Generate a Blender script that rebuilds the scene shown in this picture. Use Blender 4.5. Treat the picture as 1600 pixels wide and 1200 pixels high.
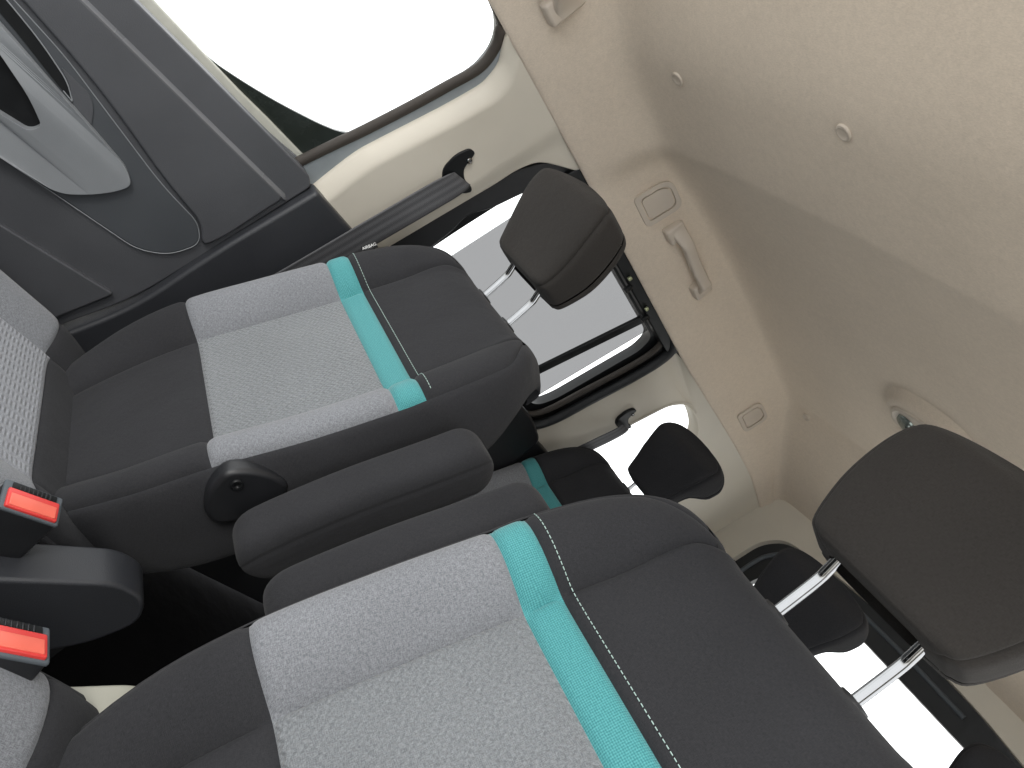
import bpy, bmesh, math
import numpy as np
from mathutils import Vector, Matrix
from mathutils.geometry import tessellate_polygon

for o in list(bpy.data.objects): bpy.data.objects.remove(o)
scene = bpy.context.scene
COL = scene.collection
R = math.radians

# ------------------------------------------------------------------ camera (x = right, y = towards the tailgate, z = up)
YAW, PITCH, ROLL, FPX = R(47.13), R(-2.02), R(51.49), 1118.0
fw = Vector((-math.sin(YAW) * math.cos(PITCH), math.cos(YAW) * math.cos(PITCH), math.sin(PITCH)))
rt = Vector((math.cos(YAW), math.sin(YAW), 0)); upv = rt.cross(fw)
ix = rt * math.cos(ROLL) + upv * math.sin(ROLL)
iy = upv * math.cos(ROLL) - rt * math.sin(ROLL)
cam_d = bpy.data.cameras.new('camera'); cam = bpy.data.objects.new('camera', cam_d); COL.objects.link(cam)
m = Matrix.Identity(4)
for i in range(3): m[i][0] = ix[i]; m[i][1] = iy[i]; m[i][2] = -fw[i]
cam.matrix_world = m
cam_d.sensor_width = 36; cam_d.lens = 36 * FPX / 1600; cam_d.clip_start = .02; cam_d.clip_end = 200
scene.camera = cam

# ------------------------------------------------------------------ light: bright white daylight all round the car
world = bpy.data.worlds.new('World'); scene.world = world; world.use_nodes = True
wn = world.node_tree; bg = wn.nodes['Background']
WS = 2.4
wtc = wn.nodes.new('ShaderNodeTexCoord'); wsp = wn.nodes.new('ShaderNodeSeparateXYZ'); wr = wn.nodes.new('ShaderNodeValToRGB')
wn.links.new(wtc.outputs['Generated'], wsp.inputs[0]); wn.links.new(wsp.outputs[2], wr.inputs[0]); wn.links.new(wr.outputs[0], bg.inputs[0])
wmp = wn.nodes.new('ShaderNodeMath'); wmp.operation = 'MULTIPLY_ADD'; wmp.inputs[1].default_value = .5; wmp.inputs[2].default_value = .5
wn.links.new(wsp.outputs[2], wmp.inputs[0]); wn.links.new(wmp.outputs[0], wr.inputs[0])
we = wr.color_ramp.elements                       # pale sunlit ground below the horizon, white hazy sky above
we[0].position = .36; we[0].color = (.84, .82, .78, 1); we[1].position = .45; we[1].color = (.97, .985, 1, 1)
bg.inputs[1].default_value = WS
sun_d = bpy.data.lights.new('sun', 'SUN'); sun_d.energy = 1.4; sun_d.angle = R(16); sun_d.color = (1, .96, .9)
sun = bpy.data.objects.new('sun', sun_d); COL.objects.link(sun)
sun.rotation_euler = Vector((-.45, .80, -.42)).to_track_quat('-Z', 'Y').to_euler()   # in through the windscreen
scene.view_settings.view_transform = 'Standard'; scene.view_settings.look = 'None'
scene.view_settings.exposure = 0; scene.view_settings.gamma = 1
scene.render.resolution_x = 1024; scene.render.resolution_y = 768

# ------------------------------------------------------------------ materials
def nodes(name):
    mt = bpy.data.materials.new(name); mt.use_nodes = True
    return mt, mt.node_tree.nodes, mt.node_tree.links, mt.node_tree.nodes['Principled BSDF']
def N(ns, t, **kw):
    n = ns.new(t)
    for k, v in kw.items():
        if isinstance(k, str) and hasattr(n, k): setattr(n, k, v)
    return n
def ramp(ns, p0, c0, p1, c1):
    r = ns.new('ShaderNodeValToRGB'); e = r.color_ramp.elements
    e[0].position = p0; e[0].color = (*c0, 1); e[1].position = p1; e[1].color = (*c1, 1); return r
def mathn(ns, ls, op, a, b=None):
    n = ns.new('ShaderNodeMath'); n.operation = op
    for i, v in enumerate((a, b)):
        if v is None: continue
        if isinstance(v, (int, float)): n.inputs[i].default_value = v
        else: ls.new(v, n.inputs[i])
    return n.outputs[0]
def noise(ns, ls, vec, scale, detail=2, rough=.5, map_scale=None):
    n = ns.new('ShaderNodeTexNoise'); n.inputs['Scale'].default_value = scale
    n.inputs['Detail'].default_value = detail; n.inputs['Roughness'].default_value = rough
    if map_scale:
        mp = ns.new('ShaderNodeMapping'); mp.inputs['Scale'].default_value = map_scale
        ls.new(vec, mp.inputs[0]); vec = mp.outputs[0]
    ls.new(vec, n.inputs[0]); return n.outputs['Fac']
def bump(ns, ls, h, strength, dist, b):
    n = ns.new('ShaderNodeBump'); n.inputs['Strength'].default_value = strength; n.inputs['Distance'].default_value = dist
    ls.new(h, n.inputs['Height']); ls.new(n.outputs[0], b.inputs['Normal']); return n
def mixv(ns, ls, a, b, f):
    n = ns.new('ShaderNodeMix'); n.inputs[0].default_value = f
    ls.new(a, n.inputs[2]); ls.new(b, n.inputs[3]); return n.outputs[0]

def mat_fabric(name, c0, c1, melange=False, zig=False, ribs=False, sheen=.25, soil=.12):
    mt, ns, ls, b = nodes(name)
    tc = ns.new('ShaderNodeTexCoord'); uv = tc.outputs['UV']; ob = tc.outputs['Object']
    a = noise(ns, ls, uv, 1, 2, .6, (1250, 210, 1)); c = noise(ns, ls, uv, 1, 2, .6, (210, 1250, 1))
    f = mathn(ns, ls, 'MULTIPLY', mathn(ns, ls, 'ADD', a, c), .5)
    big = noise(ns, ls, ob, 9, 3)
    lo, hi = ((.41, .59) if melange else (.3, .7))
    rp = ramp(ns, lo, c0, hi, c1); ls.new(f, rp.inputs[0])
    mx = ns.new('ShaderNodeMix'); mx.data_type = 'RGBA'; mx.blend_type = 'MULTIPLY'; mx.inputs[0].default_value = soil
    rb = ramp(ns, .3, (.45, .45, .45), .7, (1, 1, 1)); ls.new(big, rb.inputs[0])
    ls.new(rp.outputs[0], mx.inputs[6]); ls.new(rb.outputs[0], mx.inputs[7])
    ls.new(mx.outputs[2], b.inputs['Base Color'])
    b.inputs['Roughness'].default_value = .92; b.inputs['Sheen Weight'].default_value = sheen; b.inputs['Sheen Roughness'].default_value = .5
    b.inputs['Specular IOR Level'].default_value = .15
    h = f
    if zig or ribs:
        sp = ns.new('ShaderNodeSeparateXYZ'); ls.new(uv, sp.inputs[0])
        if zig:   # fine herringbone
            tri = mathn(ns, ls, 'PINGPONG', mathn(ns, ls, 'MULTIPLY', sp.outputs[0], 1.0), .006)
            w = mathn(ns, ls, 'SINE', mathn(ns, ls, 'MULTIPLY', mathn(ns, ls, 'ADD', sp.outputs[1], tri), 6.283 / .009))
            band = mathn(ns, ls, 'SINE', mathn(ns, ls, 'MULTIPLY', sp.outputs[1], 6.283 / .036))
            h = mathn(ns, ls, 'ADD', mathn(ns, ls, 'MULTIPLY', f, .7), mathn(ns, ls, 'ADD', mathn(ns, ls, 'MULTIPLY', w, .5), mathn(ns, ls, 'MULTIPLY', band, .4)))
        else:
            w = mathn(ns, ls, 'SINE', mathn(ns, ls, 'MULTIPLY', sp.outputs[0], 6.283 / .022))
            w2 = mathn(ns, ls, 'SINE', mathn(ns, ls, 'MULTIPLY', sp.outputs[1], 6.283 / .007))
            h = mathn(ns, ls, 'ADD', f, mathn(ns, ls, 'MULTIPLY', mathn(ns, ls, 'MULTIPLY', mathn(ns, ls, 'ADD', w, 1), mathn(ns, ls, 'ADD', w2, 0)), .5))
    bn = bump(ns, ls, h, .6 if melange else .5, .0022 if zig else .0015, b)
    cre = noise(ns, ls, ob, 16, 3, .55)                      # soft unevenness of the padding
    b2 = ns.new('ShaderNodeBump'); b2.inputs['Strength'].default_value = .5; b2.inputs['Distance'].default_value = .006
    ls.new(cre, b2.inputs['Height']); ls.new(b2.outputs[0], bn.inputs['Normal'])
    return mt
def mat_teal(name):
    mt, ns, ls, b = nodes(name)
    tc = ns.new('ShaderNodeTexCoord'); sp = ns.new('ShaderNodeSeparateXYZ'); ls.new(tc.outputs['UV'], sp.inputs[0])
    k = 6.283 / .0047
    s1 = mathn(ns, ls, 'SINE', mathn(ns, ls, 'MULTIPLY', mathn(ns, ls, 'ADD', sp.outputs[0], sp.outputs[1]), k))
    s2 = mathn(ns, ls, 'SINE', mathn(ns, ls, 'MULTIPLY', mathn(ns, ls, 'SUBTRACT', sp.outputs[0], sp.outputs[1]), k))
    w = mathn(ns, ls, 'MULTIPLY', s1, s2)
    nz = noise(ns, ls, tc.outputs['UV'], 500, 2)
    f = mathn(ns, ls, 'ADD', mathn(ns, ls, 'MULTIPLY', w, .38), nz)
    rp = ramp(ns, .25, (.028, .20, .215), .85, (.095, .375, .385)); ls.new(f, rp.inputs[0])
    ls.new(rp.outputs[0], b.inputs['Base Color']); b.inputs['Roughness'].default_value = .75; b.inputs['Sheen Weight'].default_value = .2
    bump(ns, ls, f, .5, .001, b); return mt
def mat_plastic(name, c, rough=.5, grain=.25, scale=900, var=.08, spec=.5):
    mt, ns, ls, b = nodes(name)
    tc = ns.new('ShaderNodeTexCoord'); ob = tc.outputs['Object']
    n = noise(ns, ls, ob, scale, 3, .6); big = noise(ns, ls, ob, 6, 4)
    rp = ramp(ns, .25, tuple(x * (1 - var) for x in c), .75, tuple(min(1, x * (1 + var)) for x in c)); ls.new(big, rp.inputs[0])
    ls.new(rp.outputs[0], b.inputs['Base Color'])
    rr = ramp(ns, .3, (rough * .85,) * 3, .7, (min(1, rough * 1.12),) * 3); ls.new(big, rr.inputs[0]); ls.new(rr.outputs[0], b.inputs['Roughness'])
    b.inputs['Specular IOR Level'].default_value = spec
    if grain: bump(ns, ls, n, grain, .0008, b)
    return mt
def mat_headliner(name, c):
    mt, ns, ls, b = nodes(name)
    tc = ns.new('ShaderNodeTexCoord'); ob = tc.outputs['Object']
    a = noise(ns, ls, ob, 1, 3, .65, (260, 700, 260)); c2 = noise(ns, ls, ob, 90, 4, .6); big = noise(ns, ls, ob, 5, 3)
    f = mathn(ns, ls, 'ADD', mathn(ns, ls, 'MULTIPLY', a, .55), mathn(ns, ls, 'ADD', mathn(ns, ls, 'MULTIPLY', c2, .25), mathn(ns, ls, 'MULTIPLY', big, .2)))
    rp = ramp(ns, .3, tuple(x * .84 for x in c), .7, tuple(x * 1.12 for x in c)); ls.new(f, rp.inputs[0])
    ls.new(rp.outputs[0], b.inputs['Base Color']); b.inputs['Roughness'].default_value = .95
    b.inputs['Sheen Weight'].default_value = .15; b.inputs['Specular IOR Level'].default_value = .1
    bump(ns, ls, a, .3, .0012, b); return mt
def mat_simple(name, c, rough=.4, metal=0., spec=.5):
    mt, ns, ls, b = nodes(name); b.inputs['Metallic'].default_value = metal; b.inputs['Specular IOR Level'].default_value = spec
    tc = ns.new('ShaderNodeTexCoord'); n = noise(ns, ls, tc.outputs['Object'], 40, 4)
    rp = ramp(ns, .3, tuple(x * .9 for x in c), .7, c); ls.new(n, rp.inputs[0]); ls.new(rp.outputs[0], b.inputs['Base Color'])
    rr = ramp(ns, .3, (rough * .8,) * 3, .7, (min(1, rough * 1.2),) * 3); ls.new(n, rr.inputs[0]); ls.new(rr.outputs[0], b.inputs['Roughness'])
    return mt
def mat_glass(name, tint):
    mt = bpy.data.materials.new(name); mt.use_nodes = True; ns = mt.node_tree.nodes; ls = mt.node_tree.links
    for n in list(ns): ns.remove(n)
    o = ns.new('ShaderNodeOutputMaterial'); t = ns.new('ShaderNodeBsdfTransparent'); g = ns.new('ShaderNodeBsdfGlossy')
    t.inputs[0].default_value = (*tint, 1); g.inputs['Roughness'].default_value = .03
    fr = ns.new('ShaderNodeFresnel'); fr.inputs[0].default_value = 1.12
    mx = ns.new('ShaderNodeMixShader'); ls.new(fr.outputs[0], mx.inputs[0]); ls.new(t.outputs[0], mx.inputs[1]); ls.new(g.outputs[0], mx.inputs[2])
    ls.new(mx.outputs[0], o.inputs[0]); return mt
def mat_belt(name):
    mt, ns, ls, b = nodes(name)
    tc = ns.new('ShaderNodeTexCoord'); sp = ns.new('ShaderNodeSeparateXYZ'); ls.new(tc.outputs['UV'], sp.inputs[0])
    w = mathn(ns, ls, 'COSINE', mathn(ns, ls, 'MULTIPLY', sp.outputs[0], 6.283 / .0155))
    ch = mathn(ns, ls, 'SINE', mathn(ns, ls, 'MULTIPLY', sp.outputs[1], 6.283 / .003))
    nz = noise(ns, ls, tc.outputs['UV'], 700, 2)
    f = mathn(ns, ls, 'ADD', mathn(ns, ls, 'MULTIPLY', w, .14), mathn(ns, ls, 'ADD', nz, mathn(ns, ls, 'MULTIPLY', ch, .08)))
    rp = ramp(ns, .3, (.04, .041, .045), .72, (.10, .102, .11)); ls.new(f, rp.inputs[0]); ls.new(rp.outputs[0], b.inputs['Base Color'])
    b.inputs['Roughness'].default_value = .55; bump(ns, ls, f, .2, .0008, b); return mt

BLACK = (.021, .0215, .023)
M = {
 'black': mat_fabric('black_fabric', (.021, .0214, .0237), (.041, .0416, .0455), soil=.25, sheen=.06),
 'black_hr': mat_fabric('headrest_fabric', (.027, .0245, .0225), (.046, .0425, .0395), soil=.2, sheen=.06),
 'grey': mat_fabric('grey_melange_fabric', (.145, .153, .167), (.265, .275, .295), melange=True, soil=.12),
 'greyz': mat_fabric('grey_herringbone_fabric', (.14, .15, .16), (.26, .276, .288), melange=True, zig=True, soil=.15),
 'greyr': mat_fabric('grey_ribbed_fabric', (.20, .21, .23), (.36, .37, .40), melange=True, ribs=True, soil=.15),
 'teal': mat_teal('teal_woven_band'),
 'headliner': mat_headliner('headliner_felt', (.72, .63, .525)),
 'beige': mat_plastic('beige_trim_plastic', (.64, .60, .515), .5, .12, 700, .05),
 'beige2': mat_plastic('beige_fitting_plastic', (.58, .515, .44), .45, .1, 700, .05),
 'lit_cover': mat_plastic('lit_side_cover_plastic', (.36, .355, .30), .5, .2, 900, .08),  # near seat's side cover: light falling on its top put into the colour
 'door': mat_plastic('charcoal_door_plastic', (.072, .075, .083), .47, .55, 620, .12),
 'door_top_sheen': mat_plastic('charcoal_door_sheen_plastic', (.15, .155, .165), .30, .14, 620, .1, .8),  # same plastic as the door, paled to hold the window sheen on the ledge
 'door_mid': mat_plastic('slate_door_insert_plastic', (.060, .066, .074), .5, .25, 700, .1),
 'door_arm': mat_plastic('grey_armrest_plastic', (.25, .265, .28), .45, .2, 700, .1),
 'blackp': mat_plastic('black_plastic', (.014, .0148, .017), .45, .35, 800, .15),
 'gloss': mat_simple('glossy_black_trim', (.010, .011, .012), .38, 0., .25),
 'rubber': mat_simple('rubber_seal', (.022, .024, .026), .5, 0., .35),
 'frame': mat_simple('dark_glazed_frame', (.022, .028, .024), .25, 0., .5), 'pillar': mat_plastic('charcoal_pillar_plastic', (.028, .030, .035), .45, .45, 700, .12),
 'weather': mat_simple('weatherstrip', (.055, .048, .042), .6, 0., .3), 'paint': mat_simple('painted_strip', (.26, .29, .31), .35),
 'seal_grey': mat_simple('grey_seal', (.10, .115, .13), .55, 0., .35),
 'sill': mat_simple('sky_highlight_sill', (.50, .50, .44), .35),
 'carpet': mat_fabric('black_carpet', (.004, .004, .005), (.010, .010, .011), sheen=0, soil=.3),
 'chrome': mat_simple('chrome', (.34, .345, .35), .12, 1.0),
 'red': mat_simple('red_button_plastic', (.72, .055, .05), .35),
 'red_l': mat_simple('light_red_button_plastic', (.85, .16, .11), .35),
 'belt': mat_belt('belt_webbing'),
 'clear': mat_glass('clear_glass', (.985, .99, .985)),
 'tint': mat_glass('tinted_glass', ((.405 / WS) ** .5,) * 3),
 'stitch': mat_simple('stitch_thread', (.42, .56, .52), .8),
 'white': mat_simple('white_print', (.75, .75, .75), .6),
 'lens': mat_simple('lamp_lens', (.25, .30, .29), .12, .6),
 'amber': mat_simple('amber_reflector', (.75, .42, .25), .3),
 'brass': mat_simple('yellow_zinc', (.55, .60, .38), .35, .6),
}

# ------------------------------------------------------------------ mesh helpers
ORG = {}
def thing(name, label, cat, loc, group=None):
    o = bpy.data.objects.new(name, None); COL.objects.link(o); o.location = loc; o.empty_display_size = .05
    o['label'] = label; o['category'] = cat
    if group: o['group'] = group
    ORG[o.name] = Vector(loc); return o
def tag(o, label=None, cat=None, group=None, kind=None):
    if label: o['label'] = label
    if cat: o['category'] = cat
    if group: o['group'] = group
    if kind: o['kind'] = kind
    return o
def mk(name, verts, faces, mat, parent=None, uv=None, smooth=True, bevel=None, angle=35):
    org = ORG[parent.name] if parent else Vector((0, 0, 0))
    me = bpy.data.meshes.new(name)
    me.from_pydata([tuple(Vector(v) - org) for v in verts], [], faces)
    if uv is not None:
        l = me.uv_layers.new(name='UVMap')
        for lp in me.loops: l.data[lp.index].uv = uv[lp.vertex_index]
    bm = bmesh.new(); bm.from_mesh(me); bmesh.ops.recalc_face_normals(bm, faces=bm.faces)
    if smooth:
        for f in bm.faces: f.smooth = True
        for e in bm.edges:
            if len(e.link_faces) == 2 and e.calc_face_angle(0) > R(angle): e.smooth = False
    bm.to_mesh(me); bm.free()
    me.materials.append(M[mat])
    o = bpy.data.objects.new(name, me); COL.objects.link(o)
    if parent: o.parent = parent
    ORG[o.name] = org
    if bevel:
        b = o.modifiers.new('bevel', 'BEVEL'); b.width = bevel[0]; b.segments = bevel[1]; b.limit_method = 'ANGLE'; b.angle_limit = R(40)
        b.harden_normals = False
        for p in me.polygons: p.use_smooth = True
        for e in me.edges: e.use_edge_sharp = False
        w = o.modifiers.new('wn', 'WEIGHTED_NORMAL'); w.keep_sharp = False
    return o
def spline(pts, t):
    """centripetal-ish Catmull-Rom through rows of pts at float index t"""
    pts = np.asarray(pts, float); n = len(pts) - 1
    t = min(max(t, 0), n); i = min(int(t), n - 1); u = t - i
    p1, p2 = pts[i], pts[i + 1]; p0 = pts[i - 1] if i > 0 else 2 * p1 - p2; p3 = pts[i + 2] if i + 2 <= n else 2 * p2 - p1
    return .5 * (2 * p1 + (p2 - p0) * u + (2 * p0 - 5 * p1 + 4 * p2 - p3) * u * u + (3 * p1 - p0 - 3 * p2 + p3) * u ** 3)
def grid(name, P, mat, parent=None, uv=None, close_u=False, caps=False, **kw):
    P = np.asarray(P, float); nv, nu = P.shape[:2]; F = []
    for j in range(nv - 1):
        for i in range(nu if close_u else nu - 1):
            k = (i + 1) % nu; F.append((j * nu + i, j * nu + k, (j + 1) * nu + k, (j + 1) * nu + i))
    V = P.reshape(-1, 3)
    if caps: F.append(tuple(range(nu))[::-1]); F.append(tuple((nv - 1) * nu + i for i in range(nu)))
    if uv is None:
        du = np.zeros((nv, nu)); dv = np.zeros((nv, nu))
        du[:, 1:] = np.cumsum(np.linalg.norm(P[:, 1:] - P[:, :-1], axis=2), axis=1)
        dv[1:] = np.cumsum(np.linalg.norm(P[1:] - P[:-1], axis=2), axis=0)
        du = du - du[:, nu // 2][:, None]; dv = np.repeat(dv[:, nu // 2][:, None], nu, 1)
        uv = np.stack([du, dv], 2)
    return mk(name, V, F, mat, parent, uv=[tuple(x) for x in uv.reshape(-1, 2)], **kw)
def tube(name, path, r, mat, parent=None, seg=12, dens=None, sx=1.0, **kw):
    path = [np.array(p, float) for p in path]
    if dens: path = [spline(path, t) for t in np.linspace(0, len(path) - 1, dens)]
    n = len(path); rr = r if hasattr(r, '__len__') else [r] * n
    if len(rr) != n: rr = [np.interp(i / (n - 1), np.linspace(0, 1, len(rr)), rr) for i in range(n)]
    rows = []; up = None
    for i in range(n):
        d = path[min(i + 1, n - 1)] - path[max(i - 1, 0)]; d /= np.linalg.norm(d)
        if up is None: up = np.array([0, 0, 1.]) if abs(d[2]) < .9 else np.array([1., 0, 0])
        s = np.cross(d, up); s /= np.linalg.norm(s); up = np.cross(s, d)
        rows.append([path[i] + (s * math.cos(a) * sx + up * math.sin(a)) * rr[i] for a in np.linspace(0, 2 * math.pi, seg, endpoint=False)])
    return grid(name, rows, mat, parent, close_u=True, caps=True, **kw)
def dense(loop, n=6, smooth=False):
    out = []
    L = len(loop)
    for i in range(L):
        a = np.array(loop[i], float); b = np.array(loop[(i + 1) % L], float)
        for k in range(n):
            u = k / n
            if smooth:
                p0 = np.array(loop[i - 1], float); p3 = np.array(loop[(i + 2) % L], float)
                out.append(tuple(.5 * (2 * a + (b - p0) * u + (2 * p0 - 5 * a + 4 * b - p3) * u * u + (3 * a - p0 - 3 * b + p3) * u ** 3)))
            else: out.append(tuple(a + (b - a) * u))
    return out
def fillet(loop, r, seg=5):
    out = []; L = len(loop)
    for i in range(L):
        p0, p, p1 = (np.array(loop[(i + k) % L], float) for k in (-1, 0, 1))
        rr = r[i] if hasattr(r, '__len__') else r
        a = p0 - p; b = p1 - p; la, lb = np.linalg.norm(a), np.linalg.norm(b); d = min(rr, .45 * la, .45 * lb)
        if d < 1e-5: out.append(tuple(p)); continue
        A = p + a / la * d; B = p + b / lb * d
        for k in range(seg + 1):
            t = k / seg; out.append(tuple((1 - t) ** 2 * A + 2 * t * (1 - t) * p + t * t * B))
    return out
def grow(loop, d):
    c = np.mean(np.array(loop), axis=0); return [tuple(np.array(p) + (np.array(p) - c) / np.linalg.norm(np.array(p) - c) * d) for p in loop]
def plate(name, outer, holes, f3, thick, mat, parent=None, bevel=None, **kw):
    """flat or gently mapped plate: 2-D outline (with holes) -> f3(u,v,depth); depth 0 front, thick back"""
    loops = [outer] + list(holes)
    tris = tessellate_polygon([[Vector((p[0], p[1], 0)) for p in l] for l in loops])
    pts = [p for l in loops for p in l]; n = len(pts)
    V = [f3(p[0], p[1], 0) for p in pts] + [f3(p[0], p[1], thick) for p in pts]
    F = [tuple(t) for t in tris] + [tuple(i + n for i in reversed(t)) for t in tris]
    s = 0
    for l in loops:
        L = len(l)
        for i in range(L): a, b = s + i, s + (i + 1) % L; F.append((a, b, b + n, a + n))
        s += L
    if bevel and not holes:   # merge triangles back to an n-gon so the bevel sees only the rim
        F = [tuple(range(n)), tuple(range(2 * n - 1, n - 1, -1))] + F[2 * len(tris):]
    uv = [(p[0], p[1]) for p in pts] * 2
    return mk(name, V, F, mat, parent, uv=uv, bevel=bevel, **kw)
def rbox(name, c, size, r, mat, parent=None, rot=None, seg=3):
    bm = bmesh.new(); bmesh.ops.create_cube(bm, size=1)
    for v in bm.verts: v.co = Vector((v.co.x * size[0], v.co.y * size[1], v.co.z * size[2]))
    bmesh.ops.bevel(bm, geom=bm.edges[:], offset=r, segments=seg, profile=.5, affect='EDGES')
    mtx = Matrix.Translation(c) @ (rot.to_4x4() if rot else Matrix.Identity(4)); bm.transform(mtx)
    bm.verts.index_update()
    V = [v.co.copy() for v in bm.verts]; F = [tuple(v.index for v in f.verts) for f in bm.faces]; bm.free()
    return mk(name, V, F, mat, parent, angle=50)

# ------------------------------------------------------------------ measures of the cabin
XC = -.6276                                  # middle of the car
def wx(z): return -1.40 + .2 * max(0., z + .05)
def wt(z): return -1.39 + .2 * z             # tilted side wall above the belt line
def side(off=0.):                            # (y,z,depth) -> point on the far side wall; depth runs outwards
    return lambda y, z, d: (wt(z) + off - d, y, z)
def flat(X): return lambda y, z, d: (X - d, y, z)

# ================================================================== floor and headliner
fl = mk('floor', [(-1.5, -.5, -1.0), (.3, -.5, -1.0), (.3, 2.7, -1.0), (-1.5, 2.7, -1.0), (-1.5, -.5, -1.03), (.3, -.5, -1.03), (.3, 2.7, -1.03), (-1.5, 2.7, -1.03)],
        [(0, 1, 2, 3), (7, 6, 5, 4), (0, 4, 5, 1), (1, 5, 6, 2), (2, 6, 7, 3), (3, 7, 4, 0)], 'carpet', smooth=False)
tag(fl, kind='structure')

def ss(a, b, x): t = min(max((x - a) / (b - a), 0), 1); return t * t * (3 - 2 * t)
def roof_z(y):
    z = .605 - .092 * ss(.30, .70, y) + (.074 * (1 - math.exp(-(y - .895) / .27)) if y > .895 else 0.)
    return z - .175 * max(0., (y - 1.97) / .58) ** .9
def inboard(y): return .046 * (1 - ss(.865, .95, y))
def head_section(y, n=44):
    rz = roof_z(y); ib = inboard(y); drop = .03
    zb = .352 + .016 * ss(1.5, 2.1, y) - .03 * ss(2.2, 2.6, y)
    zt = max(rz - .02, zb + .03)
    pts = [(wt(zb) - .012, zb + .004), (wt(zb) + .003, zb - .003), (wt(zb) + .013 + ib * .35, zb + .3 * (zt - zb)), (wt(zb) + .022 + ib * .8, zb + .65 * (zt - zb)), (wt(zt) + .005 + ib, zt - .017),
           (wt(zt) + .024 + ib * 1.2, zt + .007), (wt(zt) + .09 + ib, zt + .019), (-1.05, rz + .008), (-.85, rz + .014), (XC, rz + .016)]
    half = [spline(pts, t) for t in np.linspace(0, len(pts) - 1, n)]
    full = [(p[0], p[1]) for p in half] + [(2 * XC - p[0], p[1]) for p in half[::-1][1:]]
    return [(x, y, z) for x, z in full]
ys = sorted(set([round(v, 4) for v in list(np.linspace(-.12, .86, 30)) + list(np.linspace(.86, 1.15, 30)) + list(np.linspace(1.15, 1.9, 22)) + list(np.linspace(1.9, 2.05, 16)) + list(np.linspace(2.05, 2.56, 18))]))
P = np.array([head_section(y) for y in ys])
hl = grid('headliner', P, 'headliner', angle=70); tag(hl, kind='structure')
def roof_pt(x, y): # height of the felt at x
    sec = np.array(head_section(y)); k = sec[:, 0].argsort(); return float(np.interp(x, sec[k, 0], sec[k, 2]))

# push pins in the felt
def pin(x, y, label):
    z = roof_pt(x, y) ; z2 = roof_pt(x + .02, y); zy = roof_pt(x, y + .02)
    nrm = Vector((z2 - z, zy - z, -.02)).normalized()
    rows = []
    q = nrm.to_track_quat('Z', 'Y').to_matrix()
    for r_, h in ((.0135, -.002), (.0135, .001), (.0125, .0025), (.010, .0032), (.0085, .0022), (.0035, .0018)):
        rows.append([Vector((x, y, z)) + q @ Vector((r_ * math.cos(a), r_ * math.sin(a), h)) for a in np.linspace(0, 2 * math.pi, 24, endpoint=False)])
    o = grid('push_pin', rows, 'beige2', close_u=True, caps=True)
    tag(o, label, 'pin', 'push pins holding the headliner')
pin(-1.10, .695, 'beige push pin in the headliner above the beige pillar trim')
pin(-.715, .682, 'beige push pin in the middle of the bright front headliner')
pin(-1.20, 2.0, 'small beige push pin on the rear headliner ridge beside the rear flap')

# ================================================================== seats
CS = [(0, 0), (.06, 0), (.125, .000), (.15, .004), (.168, .022), (.192, .041), (.217, .046), (.239, .034), (.252, .008), (.257, -.03), (.257, -.08), (.249, -.122), (.222, -.143), (.12, -.150), (0, -.150)]
SA, SB, SC = 3.0, 7.0, 12.0
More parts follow.
